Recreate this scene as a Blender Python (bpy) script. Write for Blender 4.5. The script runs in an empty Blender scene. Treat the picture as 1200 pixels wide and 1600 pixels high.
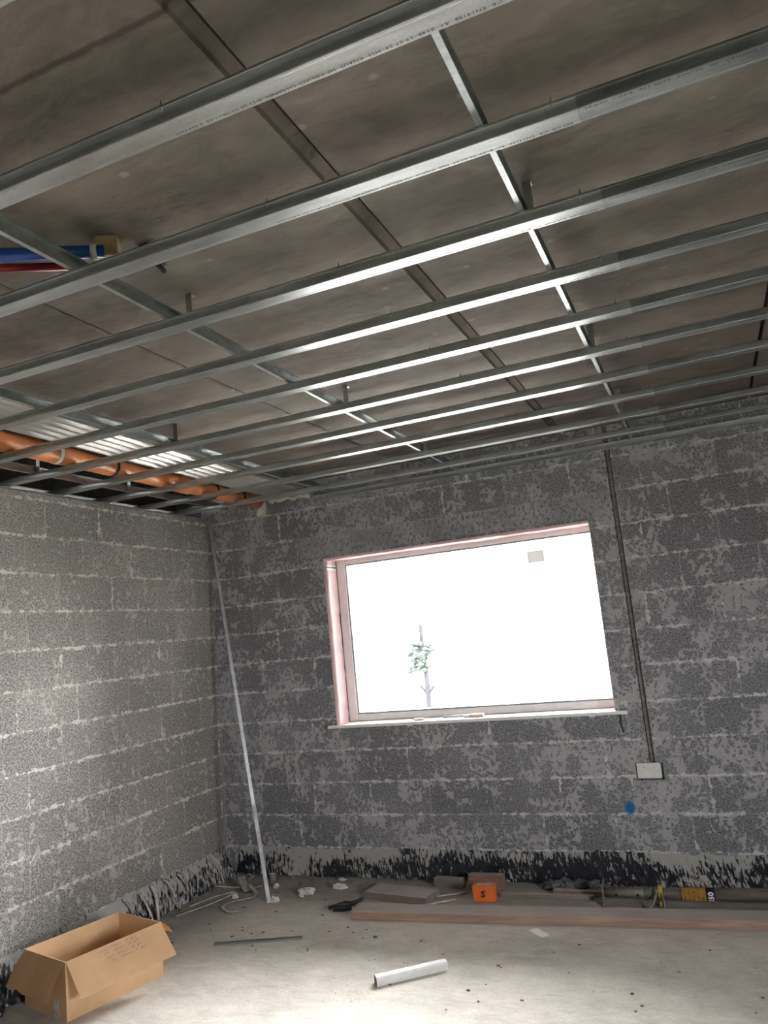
import bpy, bmesh, math, random
from mathutils import Vector, Matrix, noise
random.seed(7)
C = bpy.context.scene.collection
S = bpy.context.scene
PI = math.pi

# ------------------------------------------------------------------ camera
F_PX, YAW, PITCH, ROLL = 1197.14, 0.3878, 0.158, -0.0982
cy_, sy_, cp_, sp_, cr_, sr_ = math.cos(YAW), math.sin(YAW), math.cos(PITCH), math.sin(PITCH), math.cos(ROLL), math.sin(ROLL)
fwd = Vector((-sy_*cp_, cy_*cp_, sp_)); rt = Vector((cy_, sy_, 0)); up = rt.cross(fwd)
r2 = rt*cr_ + up*sr_; u2 = -rt*sr_ + up*cr_
cam_d = bpy.data.cameras.new('camera'); cam = bpy.data.objects.new('camera', cam_d); C.objects.link(cam)
cam_d.sensor_fit = 'VERTICAL'; cam_d.sensor_height = 32; cam_d.lens = F_PX/1600*32
cam_d.clip_start = 0.02; cam_d.clip_end = 300
M = Matrix((r2, u2, -fwd)).transposed().to_4x4(); M.translation = Vector((3.6493, -5.1551, 1.6934))
cam.matrix_world = M
S.camera = cam

# ------------------------------------------------------------------ light and exposure
S.view_settings.view_transform = 'Standard'; S.view_settings.look = 'None'
S.view_settings.gamma = 1; S.view_settings.use_curve_mapping = False
S.view_settings.exposure = 0.45
SKY = 56.0
w = bpy.data.worlds.new('overcast_sky'); S.world = w; w.use_nodes = True
wn = w.node_tree; wn.nodes.clear()
wo = wn.nodes.new('ShaderNodeOutputWorld'); wb = wn.nodes.new('ShaderNodeBackground')
tc = wn.nodes.new('ShaderNodeTexCoord'); sx = wn.nodes.new('ShaderNodeSeparateXYZ'); cr = wn.nodes.new('ShaderNodeValToRGB')
wn.links.new(tc.outputs['Generated'], sx.inputs[0]); wn.links.new(sx.outputs['Z'], cr.inputs[0])
cr.color_ramp.elements[0].position = 0.0; cr.color_ramp.elements[0].color = (.70, .69, .68, 1)
cr.color_ramp.elements[1].position = 0.6; cr.color_ramp.elements[1].color = (1.05, 1.05, 1.07, 1)
wn.links.new(cr.outputs[0], wb.inputs[0]); wb.inputs[1].default_value = SKY
wn.links.new(wb.outputs[0], wo.inputs[0])
S.cycles.max_bounces = 10; S.cycles.diffuse_bounces = 6; S.cycles.glossy_bounces = 4; S.cycles.transparent_max_bounces = 8
S.cycles.sample_clamp_indirect = 8.0
S.cycles.use_denoising = True

def portal(name, loc, rot, sxx, syy):
    l = bpy.data.lights.new(name, 'AREA'); l.shape = 'RECTANGLE'; l.size = sxx; l.size_y = syy
    l.cycles.is_portal = True
    o = bpy.data.objects.new(name, l); C.objects.link(o); o.location = loc; o.rotation_euler = rot
    return o
RY_ = -9.5
portal('window_daylight_portal', (2.04, 0.34, 1.70), (-PI/2, 0, 0), 2.05, 1.25)      # points -y
portal('added_side_opening_portal', (6.32, -4.30, 1.62), (0, PI/2, 0), 1.04, 1.0)       # portal for the opening added out of view to even the floor light

# ------------------------------------------------------------------ node helpers
class N:
    def __init__(s, name):
        s.m = bpy.data.materials.new(name); s.m.use_nodes = True; s.t = s.m.node_tree; s.t.nodes.clear()
        s.out = s.t.nodes.new('ShaderNodeOutputMaterial'); s.b = s.t.nodes.new('ShaderNodeBsdfPrincipled')
        s.t.links.new(s.b.outputs[0], s.out.inputs[0])
    def n(s, ty, **k):
        d = s.t.nodes.new(ty)
        for a, v in k.items(): setattr(d, a, v)
        return d
    def put(s, sock, v):
        if hasattr(v, 'is_output'): s.t.links.new(v, sock)
        elif isinstance(v, (tuple, list)) and len(v) == 3 and sock.type == 'RGBA': sock.default_value = (*v, 1)
        else: sock.default_value = v
    def m_(s, op, a, b=0.0, c=None, clamp=False):
        d = s.n('ShaderNodeMath', operation=op); d.use_clamp = clamp
        s.put(d.inputs[0], a); s.put(d.inputs[1], b)
        if c is not None: s.put(d.inputs[2], c)
        return d.outputs[0]
    def pos(s):
        if not hasattr(s, 'P'):
            s.P = s.n('ShaderNodeNewGeometry').outputs['Position']
        return s.P
    def obj(s):
        if not hasattr(s, 'O'): s.O = s.n('ShaderNodeTexCoord').outputs['Object']
        return s.O
    def xyz(s, v):
        d = s.n('ShaderNodeSeparateXYZ'); s.put(d.inputs[0], v); return d.outputs
    def comb(s, x, y, z):
        d = s.n('ShaderNodeCombineXYZ')
        for i, v in enumerate((x, y, z)): s.put(d.inputs[i], v)
        return d.outputs[0]
    def scale(s, v, sc):
        d = s.n('ShaderNodeVectorMath', operation='MULTIPLY'); s.put(d.inputs[0], v); d.inputs[1].default_value = sc; return d.outputs[0]
    def add(s, v, o):
        d = s.n('ShaderNodeVectorMath', operation='ADD'); s.put(d.inputs[0], v); s.put(d.inputs[1], o); return d.outputs[0]
    def noise(s, v, sc, det=3, rough=.55, dist=0.0):
        d = s.n('ShaderNodeTexNoise'); s.put(d.inputs['Vector'], v); d.inputs['Scale'].default_value = sc
        d.inputs['Detail'].default_value = det; d.inputs['Roughness'].default_value = rough; d.inputs['Distortion'].default_value = dist
        return d.outputs['Fac']
    def vor(s, v, sc, feature='F1'):
        d = s.n('ShaderNodeTexVoronoi', feature=feature); s.put(d.inputs['Vector'], v); d.inputs['Scale'].default_value = sc
        return d.outputs['Distance']
    def white(s, v):
        d = s.n('ShaderNodeTexWhiteNoise', noise_dimensions='3D'); s.put(d.inputs['Vector'], v); return d.outputs['Value']
    def ss(s, v, a, b, lo=0.0, hi=1.0):
        d = s.n('ShaderNodeMapRange', interpolation_type='SMOOTHSTEP'); s.put(d.inputs[0], v)
        s.put(d.inputs[1], a); s.put(d.inputs[2], b); s.put(d.inputs[3], lo); s.put(d.inputs[4], hi)
        return d.outputs[0]
    def mix(s, f, a, b):
        d = s.n('ShaderNodeMix', data_type='RGBA'); s.put(d.inputs[0], f); s.put(d.inputs[6], a); s.put(d.inputs[7], b)
        return d.outputs[2]
    def mul(s, a, b):
        d = s.n('ShaderNodeMix', data_type='RGBA', blend_type='MULTIPLY'); d.inputs[0].default_value = 1
        s.put(d.inputs[6], a); s.put(d.inputs[7], b); return d.outputs[2]
    def bump(s, h, strength=.5, dist=.01, nrm=None):
        d = s.n('ShaderNodeBump'); s.put(d.inputs['Height'], h); d.inputs['Strength'].default_value = strength
        d.inputs['Distance'].default_value = dist
        if nrm is not None: s.put(d.inputs['Normal'], nrm)
        return d.outputs[0]
    def fin(s, col, rough=.8, metal=0.0, nrm=None, spec=None):
        s.put(s.b.inputs['Base Color'], col); s.put(s.b.inputs['Roughness'], rough); s.put(s.b.inputs['Metallic'], metal)
        if nrm is not None: s.put(s.b.inputs['Normal'], nrm)
        if spec is not None: s.put(s.b.inputs['Specular IOR Level'], spec)
        return s.m

def simple(name, col, rough=.6, metal=0.0, var=.25, sc=20, bump=0.0, spec=None):
    k = N(name); n = k.noise(k.obj(), sc, 4)
    f = k.ss(n, .3, .7, 1-var, 1+var*.6)
    c = k.mul(col, k.comb(f, f, f))
    nr = k.bump(n, bump, .004) if bump else None
    return k.fin(c, rough, metal, nr, spec)

portal('eaves_gap_daylight_portal', (-.44, RY_/2, 2.854), (0, -PI/2, 0), .016, 9.4)          # points +x

def block_wall(name, axis, smear_amt, cblock, cmort, lintel=False, bluespot=False, seed=0.0, gr_lo=.55, gr_hi=1.5):
    k = N(name); P = k.pos(); x, y, z = k.xyz(P); u = x if axis == 'x' else y
    flat = k.comb(u, z, seed)
    dn = k.noise(flat, 14, 3); dn2 = k.noise(k.add(flat, (7.3, 2.1, 0)), 14, 3)
    zz = k.m_('ADD', z, k.m_('MULTIPLY', k.m_('SUBTRACT', dn, .5), .022))
    uu = k.m_('ADD', u, k.m_('MULTIPLY', k.m_('SUBTRACT', dn2, .5), .022))
    rv = k.m_('DIVIDE', zz, .225); row = k.m_('FLOOR', rv)
    jit = k.white(k.comb(row, seed+3, 0))
    U = k.m_('ADD', k.m_('DIVIDE', uu, .45), k.m_('ADD', k.m_('MULTIPLY', row, .5), k.m_('MULTIPLY', jit, .28)))
    U = k.m_('ADD', U, 20)
    fu = k.m_('MULTIPLY', k.m_('FRACT', U), .45); fv = k.m_('MULTIPLY', k.m_('FRACT', rv), .225)
    du = k.m_('MINIMUM', fu, k.m_('SUBTRACT', .45, fu)); dv = k.m_('MINIMUM', fv, k.m_('SUBTRACT', .225, fv))
    d = k.m_('MINIMUM', du, k.m_('MULTIPLY', dv, 1.1))
    bid = k.white(k.comb(k.m_('FLOOR', U), row, seed))
    low = k.noise(flat, 1.1, 2); mid = k.noise(flat, 5.5, 3)
    brk = k.ss(k.noise(k.add(flat, (3, 9, 0)), 10, 4, .65), .44, .54)
    dj = k.m_('MINIMUM', k.m_('ADD', du, k.m_('MULTIPLY', k.ss(k.noise(k.add(flat, (1, 5, 2)), 3.1, 2), .56, .44), .02)), dv)
    lumps = k.noise(k.comb(u, z, seed+4), 26, 3, .6, .3)
    mortar = k.ss(k.m_('SUBTRACT', k.m_('SUBTRACT', k.m_('ADD', lumps, k.m_('MULTIPLY', k.ss(mid, .4, .65), .04)), k.m_('MULTIPLY', dj, 15.0)), k.m_('MULTIPLY', k.m_('SUBTRACT', 1, brk), .16)), .37, .41)
    joint = k.ss(d, .0065, .004)
    # mortar slurry dragged over the blocks: reticulated skin with dark holes, in patches
    wob = k.add(k.comb(k.m_('MULTIPLY', u, 1.25), z, seed+1), k.scale(k.comb(dn, dn2, 0), (.09, .09, 0)))
    cell = k.vor(wob, 34); sp = k.noise(wob, 40, 5, .68, .6)
    near = k.ss(d, .05, .0)
    patch = k.m_('ADD', k.m_('MULTIPLY', k.ss(low, .40, .62), .42), k.m_('ADD', k.m_('MULTIPLY', k.ss(mid, .46, .58), .46), k.m_('MULTIPLY', k.ss(bid, .5, 1.0), .18)))
    patch = k.m_('ADD', k.m_('MULTIPLY', patch, smear_amt), k.m_('MULTIPLY', near, .12))
    f_ = k.m_('ADD', k.m_('MULTIPLY', cell, .62), k.m_('MULTIPLY', sp, .75))
    smear = k.ss(k.m_('SUBTRACT', f_, k.m_('SUBTRACT', .90, k.m_('MULTIPLY', patch, .38))), -.02, .05)
    if lintel:
        inx = k.m_('MULTIPLY', k.ss(x, .80, .83), k.ss(x, 3.22, 3.19)); inz = k.m_('MULTIPLY', k.ss(z, 2.315, 2.325), k.ss(z, 2.49, 2.475))
        lin = k.m_('MULTIPLY', inx, inz)
        pits = k.ss(k.noise(k.comb(k.m_('MULTIPLY', u, 1.6), z, 5), 30, 3), .60, .52)
        pl = k.ss(k.noise(flat, 2.2, 2), .40, .62)
        smear = k.m_('MAXIMUM', k.m_('MULTIPLY', smear, k.m_('SUBTRACT', 1, lin)), k.m_('MULTIPLY', lin, k.m_('MULTIPLY', pits, k.m_('ADD', .55, k.m_('MULTIPLY', pl, .45)))))
        mortar = k.m_('MULTIPLY', mortar, k.m_('SUBTRACT', 1, lin))
    g1 = k.noise(flat, 95, 4, .72); g2 = k.vor(flat, 75)
    grain = k.ss(g1, .36, .64, gr_lo, gr_hi)
    pit = k.ss(g2, .16, .30, .62, 1.0)
    gp = k.m_('MULTIPLY', grain, pit)
    tone = k.m_('MULTIPLY', k.ss(bid, 0, 1, .92, 1.08), k.ss(low, .3, .7, .88, 1.12))
    tg = k.m_('MULTIPLY', gp, tone)
    base = k.mul(cblock, k.comb(tg, tg, tg))
    mg = k.ss(g1, .3, .7, .82, 1.12)
    mcol = k.mul(cmort, k.comb(mg, mg, mg))
    col = k.mix(k.m_('MULTIPLY', smear, k.ss(mid, .35, .62, .45, .95)), base, mcol)
    bright = k.mul(mcol, (1.45, 1.45, 1.43))
    col = k.mix(k.m_('MULTIPLY', joint, .35), col, mcol)
    col = k.mix(k.m_('MULTIPLY', mortar, .9), col, bright)
    if bluespot:
        dx = k.m_('SUBTRACT', x, 2.995); dz = k.m_('MULTIPLY', k.m_('SUBTRACT', z, .485), .8)
        rr = k.m_('SQRT', k.m_('ADD', k.m_('MULTIPLY', dx, dx), k.m_('MULTIPLY', dz, dz)))
        rr = k.m_('ADD', rr, k.m_('MULTIPLY', k.m_('SUBTRACT', sp, .5), .05))
        col = k.mix(k.ss(rr, .042, .018), col, (.02, .16, .42))
        # two pale vertical drips left of the window
        for X, z0, z1, wd in ((.565, .60, .80, .010), (.655, .72, 1.05, .006)):
            a = k.m_('ABSOLUTE', k.m_('ADD', k.m_('SUBTRACT', x, X), k.m_('MULTIPLY', k.m_('SUBTRACT', dn, .5), .03)))
            dr = k.m_('MULTIPLY', k.ss(a, wd, wd*.4), k.m_('MULTIPLY', k.ss(z, z0, z0+.04), k.ss(z, z1, z1-.04)))
            col = k.mix(k.m_('MULTIPLY', dr, .8), col, (.42, .42, .41))
    h = k.m_('ADD', k.m_('MULTIPLY', smear, .55), k.m_('ADD', k.m_('MULTIPLY', mortar, .8), k.m_('ADD', k.m_('MULTIPLY', g1, .55), k.m_('MULTIPLY', pit, .5))))
    nr = k.bump(h, .75, .006)
    return k.fin(col, .93, 0, nr, .2)

M_BACK = block_wall('blockwork_grey_back', 'x', 1.0, (.215, .217, .232), (.42, .42, .435), True, True, 0.0)
M_LEFT = block_wall('blockwork_grey_left', 'y', .45, (.275, .262, .248), (.47, .45, .425), False, False, 11.0, .45, 1.6)
M_REAR = block_wall('blockwork_grey_plain', 'x', .7, (.2, .195, .19), (.3, .3, .29), False, False, 23.0)
M_RIGHT = block_wall('blockwork_grey_right', 'y', .7, (.2, .195, .19), (.3, .3, .29), False, False, 31.0)

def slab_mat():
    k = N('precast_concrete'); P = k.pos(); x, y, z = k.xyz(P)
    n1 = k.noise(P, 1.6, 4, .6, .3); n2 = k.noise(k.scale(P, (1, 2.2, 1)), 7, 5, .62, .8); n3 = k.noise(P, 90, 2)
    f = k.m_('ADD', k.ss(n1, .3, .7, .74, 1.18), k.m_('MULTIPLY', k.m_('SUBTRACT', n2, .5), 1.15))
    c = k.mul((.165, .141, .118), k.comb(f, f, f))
    c = k.mix(k.ss(k.noise(k.add(P, (4, 4, 0)), 2.6, 3), .45, .7, 0, .45), c, k.mul((.145, .147, .124), k.comb(f, f, f)))
    c = k.mix(k.ss(k.noise(k.add(P, (9, 1, 0)), 3.4, 3), .50, .72, 0, .5), c, (.235, .198, .165))
    spots = k.ss(k.vor(k.scale(P, (1, 1.3, 1)), 5.2), .10, .04)
    c = k.mix(k.m_('MULTIPLY', spots, .5), c, (.40, .37, .33))
    # short dark scuffs
    sc = k.noise(k.scale(P, (9, 42, 9)), 1.0, 3, .6, 1.5)
    msk = k.ss(k.noise(k.add(P, (2, 7, 0)), 1.8, 2), .55, .66)
    c = k.mix(k.m_('MULTIPLY', k.m_('MULTIPLY', k.ss(sc, .60, .68), msk), .55), c, (.07, .06, .05))
    # ragged end-of-pour joint
    jj = k.m_('ABSOLUTE', k.m_('ADD', k.m_('SUBTRACT', y, -4.075), k.m_('MULTIPLY', k.m_('SUBTRACT', k.noise(P, 12, 4), .5), .02)))
    c = k.mix(k.ss(jj, .012, .003, 0, .75), c, (.05, .035, .025))
    nr = k.bump(k.m_('ADD', n2, k.m_('MULTIPLY', n3, .2)), .35, .01)
    return k.fin(c, .8, 0, nr, .3)
M_SLAB = slab_mat()

def floor_mat():
    k = N('dusty_concrete_floor_shaded'); P = k.pos()
    n1 = k.noise(P, 1.3, 4, .6, .4); n2 = k.noise(k.scale(P, (1, 1.8, 1)), 9, 5, .65, .5); n3 = k.noise(P, 60, 3, .7)
    f = k.m_('ADD', k.ss(n1, .3, .7, .84, 1.1), k.m_('ADD', k.m_('MULTIPLY', k.m_('SUBTRACT', n2, .5), .7), k.m_('MULTIPLY', k.m_('SUBTRACT', n3, .5), .45)))
    c = k.mul((.55, .515, .455), k.comb(f, f, f))
    sp = k.vor(P, 16); keep = k.ss(k.noise(k.add(P, (5, 5, 0)), 6, 2), .5, .6)
    c = k.mix(k.m_('MULTIPLY', k.m_('MULTIPLY', k.ss(sp, .10, .05), keep), .75), c, (.09, .08, .075))
    st = k.ss(k.noise(k.scale(P, (3, 26, 1)), 1.3, 4, .6, .8), .60, .70)
    c = k.mix(k.m_('MULTIPLY', st, .25), c, (.22, .20, .18))
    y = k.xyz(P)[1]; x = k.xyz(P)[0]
    # mortar dust along the two walls, with the shade there painted in too
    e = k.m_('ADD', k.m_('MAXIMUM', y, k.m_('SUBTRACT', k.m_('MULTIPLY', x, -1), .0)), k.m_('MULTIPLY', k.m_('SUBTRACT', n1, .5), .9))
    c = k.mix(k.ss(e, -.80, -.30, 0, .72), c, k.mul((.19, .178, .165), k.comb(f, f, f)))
    nr = k.bump(k.m_('ADD', n2, k.m_('MULTIPLY', n3, .5)), .5, .006)
    return k.fin(c, .85, 0, nr, .25)
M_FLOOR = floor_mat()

def galv(name, base=(.60, .63, .63), rough=.36, knurl=False, stain=.18):
    k = N(name); P = k.pos(); x, y, z = k.xyz(P)
    n = k.noise(k.scale(P, (1, 5, 5)), 6, 4, .6); s = k.vor(P, 120)
    f = k.m_('MULTIPLY', k.ss(n, .3, .7, 1-stain, 1.08), k.ss(s, 0, .8, .95, 1.04))
    c = k.mul(base, k.comb(f, f, f))
    wsh = k.ss(k.noise(k.scale(P, (2.5, 14, 10)), 2.2, 4, .7, .8), .62, .72)
    c = k.mix(k.m_('MULTIPLY', wsh, .25), c, (.72, .73, .72))
    nr = None
    if knurl:
        kn = k.ss(k.m_('SINE', k.m_('MULTIPLY', x, 2*PI/.0048)), -.6, .6, .93, 1.04)
        c = k.mul(c, k.comb(kn, kn, kn))
    r = k.ss(n, .3, .7, rough-.01, rough+.02)
    return k.fin(c, r, .92, nr)
M_GALV = galv('galvanised_steel_knurled', (.60, .63, .62), .30, True)
M_GALV_DULL = galv('galvanised_steel_dull', (.40, .43, .44), .40, True, .3)
M_GALV_P = galv('galvanised_steel_plain', (.50, .54, .54), .36)
M_GALV_W = galv('galvanised_steel_dusty', (.62, .65, .68), .5)
M_INK = simple('black_print_ink', (.03, .03, .03), .6)
M_BLACK = simple('black_plastic', (.012, .012, .014), .5)
M_DARK = simple('unlit_grey_render', (.10, .10, .10), .9)
M_WHITEP = simple('white_plastic', (.72, .72, .70), .45, 0, .08)
M_SILL = simple('white_sill_board', (.80, .80, .79), .5, 0, .04)
M_PINK = simple('pink_foam_lining', (.78, .55, .56), .8, 0, .12, 9)
M_FRAME = simple('window_frame_pvc', (.82, .79, .78), .45, 0, .05)
M_TIMB = None
def timber(name, col, dark):
    k = N(name); O = k.obj()
    g = k.noise(k.scale(O, (1.5, 22, 22)), 2.2, 5, .6, .6); n = k.noise(O, 4, 3)
    f = k.m_('ADD', k.ss(g, .3, .7, .78, 1.12), k.m_('MULTIPLY', k.m_('SUBTRACT', n, .5), .5))
    c = k.mul(col, k.comb(f, f, f))
    kn = k.ss(k.vor(k.scale(O, (1, 3, 3)), 3.1), .075, .045)
    c = k.mix(k.m_('MULTIPLY', kn, .6), c, dark)
    # cement dust settled on the upward faces
    N_ = k.n('ShaderNodeNewGeometry').outputs['Normal']; nz = k.xyz(N_)[2]
    c = k.mix(k.m_('MULTIPLY', k.ss(nz, .6, .95), k.ss(n, .3, .6, .65, .9)), c, (.42, .39, .36))
    return k.fin(c, .85, 0, k.bump(g, .3, .004), .25)
M_PLANK = timber('sawn_timber', (.36, .245, .195), (.09, .05, .035))
M_TIMBER_RED = timber('reddish_timber', (.26, .155, .12), (.07, .04, .03))
M_TIMBER_GREY = timber('grey_timber', (.23, .195, .17), (.08, .06, .05))
M_TIMBER_PALE = simple('pale_timber', (.48, .36, .20), .8, 0, .25, 12)

def card_mat():
    k = N('brown_cardboard'); O = k.obj(); n = k.noise(O, 6, 4); n2 = k.noise(k.scale(O, (1, 1, 30)), 14, 3)
    f = k.m_('ADD', k.ss(n, .3, .7, .9, 1.06), k.m_('MULTIPLY', k.m_('SUBTRACT', n2, .5), .12))
    return k.fin(k.mul((.62, .42, .245), k.comb(f, f, f)), .82, 0, k.bump(n2, .12, .002), .25)
M_CARD = card_mat()
def foam():
    k = N('expanding_foam'); n = k.noise(k.obj(), 45, 4, .6)
    return k.fin(k.mix(n, (.58, .53, .46), (.80, .77, .70)), .9, 0, k.bump(n, .8, .01))
M_FOAM = foam()
M_PIPE = simple('orange_drain_plastic', (.55, .20, .075), .33, 0, .2, 7)
M_SHEET = simple('pale_corrugated_sheet', (.93, .91, .86), .30, .5, .04, 5, spec=.9)
M_BLUE = simple('blue_pipe_plastic', (.01, .075, .33), .35, 0, .1)
M_RED = simple('red_pipe_plastic', (.30, .008, .012), .35, 0, .1)
M_YEL = simple('worn_yellow_paint', (.55, .40, .05), .6, 0, .5, 40)
M_STEELD = galv('dirty_prop_steel', (.25, .24, .22), .6, False, .4)
M_STEELD.node_tree.nodes['Principled BSDF'].inputs['Metallic'].default_value = .45
M_ORANGE = simple('orange_card', (.78, .17, .03), .55, 0, .12)
M_LABEL_O = simple('orange_sticker', (.70, .40, .09), .6, 0, .2, 60)
M_LABEL_B = simple('navy_sticker', (.02, .025, .07), .5, 0, .2)
M_PAPER = simple('white_paper', (.88, .88, .87), .7, 0, .06)
M_PLSTRIP = simple('dusty_plastic_film', (.50, .48, .46), .5, 0, .3, 20)
M_GREEN = simple('green_tape', (.06, .26, .11), .5)
M_CREAM = simple('cream_brush_bristle', (.62, .50, .36), .8)

def membrane_mat():
    k = N('black_membrane_with_mortar'); P = k.pos(); x, y, z = k.xyz(P)
    a = k.m_('ADD', x, y)
    v = k.comb(k.m_('MULTIPLY', a, 1), k.m_('MULTIPLY', z, .28), .0)
    s = k.noise(v, 62, 5, .62, .35); low = k.noise(P, 2.6, 3); s2 = k.noise(P, 26, 4, .65, .5)
    lvl = k.ss(z, .10, .225, .51, .385)
    th = k.m_('SUBTRACT', k.m_('ADD', lvl, .04), k.m_('MULTIPLY', k.m_('SUBTRACT', low, .5), .60))
    mk = k.ss(k.m_('SUBTRACT', k.m_('ADD', k.m_('MULTIPLY', s, .75), k.m_('MULTIPLY', s2, .25)), th), -.015, .03)
    c = k.mix(mk, (.012, .014, .022), (.38, .375, .36))
    r = k.ss(mk, 0, 1, .32, .9)
    return k.fin(c, r, 0, k.bump(k.m_('ADD', mk, k.m_('MULTIPLY', s2, .5)), .6, .006))
M_MEMB = membrane_mat()

def glass_mat():
    k = N('clear_glazing'); t = k.n('ShaderNodeBsdfTransparent'); t.inputs[0].default_value = (.95, .952, .952, 1)
    g = k.n('ShaderNodeBsdfGlossy'); g.inputs['Roughness'].default_value = .02; g.inputs[0].default_value = (1, 1, 1, 1)
    fr = k.n('ShaderNodeFresnel'); fr.inputs[0].default_value = 1.45; mx = k.n('ShaderNodeMixShader')
    k.t.links.new(fr.outputs[0], mx.inputs[0]); k.t.links.new(t.outputs[0], mx.inputs[1]); k.t.links.new(g.outputs[0], mx.inputs[2])
    k.t.links.new(mx.outputs[0], k.out.inputs[0]); return k.m
M_GLASS = glass_mat()
def translucent(name, col):
    k = N(name); t = k.n('ShaderNodeBsdfTranslucent'); t.inputs[0].default_value = (*col, 1)
    d = k.n('ShaderNodeBsdfDiffuse'); d.inputs[0].default_value = (*col, 1); mx = k.n('ShaderNodeMixShader'); mx.inputs[0].default_value = .6
    k.t.links.new(d.outputs[0], mx.inputs[1]); k.t.links.new(t.outputs[0], mx.inputs[2]); k.t.links.new(mx.outputs[0], k.out.inputs[0]); return k.m
M_STICKER = translucent('translucent_sticker', (.32, .31, .30))

# ------------------------------------------------------------------ mesh helpers
def link(name, bm, mat, parent=None, smooth=False):
    me = bpy.data.meshes.new(name); bmesh.ops.recalc_face_normals(bm, faces=bm.faces)
    bm.to_mesh(me); bm.free()
    if smooth:
        for p in me.polygons: p.use_smooth = True
    me.materials.append(mat)
    o = bpy.data.objects.new(name, me); C.objects.link(o)
    if parent: o.parent = parent
    return o
def tag(o, label=None, cat=None, group=None, kind=None):
    if label: o['label'] = label
    if cat: o['category'] = cat
    if group: o['group'] = group
    if kind: o['kind'] = kind
    return o
def thing(name, label, cat, loc=(0, 0, 0), rz=0, group=None):
    o = bpy.data.objects.new(name, None); o.empty_display_size = .05; C.objects.link(o); o.location = loc; o.rotation_euler = (0, 0, rz)
    return tag(o, label, cat, group)
def struct(name, bm, mat, parent=None):
    o = link(name, bm, mat, parent)
    if not parent: o['kind'] = 'structure'
    return o
def B(): return bmesh.new()
def box(bm, a, b, bev=0.0):
    x0, y0, z0 = a; x1, y1, z1 = b
    v = [bm.verts.new(p) for p in ((x0, y0, z0), (x1, y0, z0), (x1, y1, z0), (x0, y1, z0), (x0, y0, z1), (x1, y0, z1), (x1, y1, z1), (x0, y1, z1))]
    fs = [bm.faces.new([v[i] for i in q]) for q in ((0, 3, 2, 1), (4, 5, 6, 7), (0, 1, 5, 4), (1, 2, 6, 5), (2, 3, 7, 6), (3, 0, 4, 7))]
    if bev:
        es = list({e for f in fs for e in f.edges})
        bmesh.ops.bevel(bm, geom=es, offset=bev, segments=2, affect='EDGES', profile=.6)
    return bm
def extrude_poly(bm, pts, axis, a, b):
    """closed 2-D polygon swept along an axis ('x','y','z') from a to b"""
    def P(p, t):
        return {'x': (t, p[0], p[1]), 'y': (p[0], t, p[1]), 'z': (p[0], p[1], t)}[axis]
    A = [bm.verts.new(P(p, a)) for p in pts]; Bv = [bm.verts.new(P(p, b)) for p in pts]; n = len(pts)
    for i in range(n): bm.faces.new((A[i], A[(i+1) % n], Bv[(i+1) % n], Bv[i]))
    bm.faces.new(A[::-1]); bm.faces.new(Bv)
    return bm
def thick(pts, t):
    """open polyline -> closed thin-walled polygon"""
    out = []
    n = len(pts)
    for i, p in enumerate(pts):
        d = Vector((0, 0))
        if i > 0: d += (Vector(p)-Vector(pts[i-1])).normalized()
        if i < n-1: d += (Vector(pts[i+1])-Vector(p)).normalized()
        d.normalize(); out.append((p[0]-d.y*t, p[1]+d.x*t))
    return list(pts) + out[::-1]
def tube(bm, path, r, seg=12, cap=True):
    path = [Vector(p) for p in path]; rings = []
    rr = r if isinstance(r, (list, tuple)) else [r]*len(path)
    ref = Vector((0, 0, 1))
    for i, p in enumerate(path):
        d = Vector()
        if i > 0: d += (p-path[i-1]).normalized()
        if i < len(path)-1: d += (path[i+1]-p).normalized()
        d.normalize()
        a = d.cross(ref)
        if a.length < .05: a = d.cross(Vector((1, 0, 0)))
        a.normalize(); b = d.cross(a)
        rings.append([bm.verts.new(p + (a*math.cos(t*2*PI/seg) + b*math.sin(t*2*PI/seg))*rr[i]) for t in range(seg)])
    for i in range(len(rings)-1):
        for j in range(seg): bm.faces.new((rings[i][j], rings[i][(j+1) % seg], rings[i+1][(j+1) % seg], rings[i+1][j]))
    if cap: bm.faces.new(rings[0]); bm.faces.new(rings[-1][::-1])
    return bm
def ribbon(bm, path, wd, th=.0015, twist=None):
    """thin flat strip following a path"""
    path = [Vector(p) for p in path]; R = []
    for i, p in enumerate(path):
        d = (path[min(i+1, len(path)-1)]-path[max(i-1, 0)]).normalized()
        a = d.cross(Vector((0, 0, 1)))
        if a.length < .05: a = Vector((1, 0, 0))
        a.normalize()
        if twist: a = Matrix.Rotation(twist[i], 3, d) @ a
        nn = a.cross(d).normalized(); ww = wd[i] if isinstance(wd, (list, tuple)) else wd
        R.append([bm.verts.new(p+a*ww/2+nn*th/2), bm.verts.new(p-a*ww/2+nn*th/2), bm.verts.new(p-a*ww/2-nn*th/2), bm.verts.new(p+a*ww/2-nn*th/2)])
    for i in range(len(R)-1):
        for j in range(4): bm.faces.new((R[i][j], R[i][(j+1) % 4], R[i+1][(j+1) % 4], R[i+1][j]))
    bm.faces.new(R[0]); bm.faces.new(R[-1][::-1]); return bm
def lump(bm, c, s, seed, rough=.35, sub=3, freq=2.2, flat=None):
    r = bmesh.ops.create_icosphere(bm, subdivisions=sub, radius=1)
    for v in r['verts']:
        p = v.co.copy(); k = 1+rough*noise.noise(p*freq+Vector((seed, seed*2, 0)))+rough*.5*noise.noise(p*freq*2.7+Vector((seed, 0, seed)))
        q = Vector((p.x*s[0]*k, p.y*s[1]*k, p.z*s[2]*k))
        if flat is not None and q.z < -flat: q.z = -flat
        v.co = Vector(c)+q
    return bm
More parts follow.
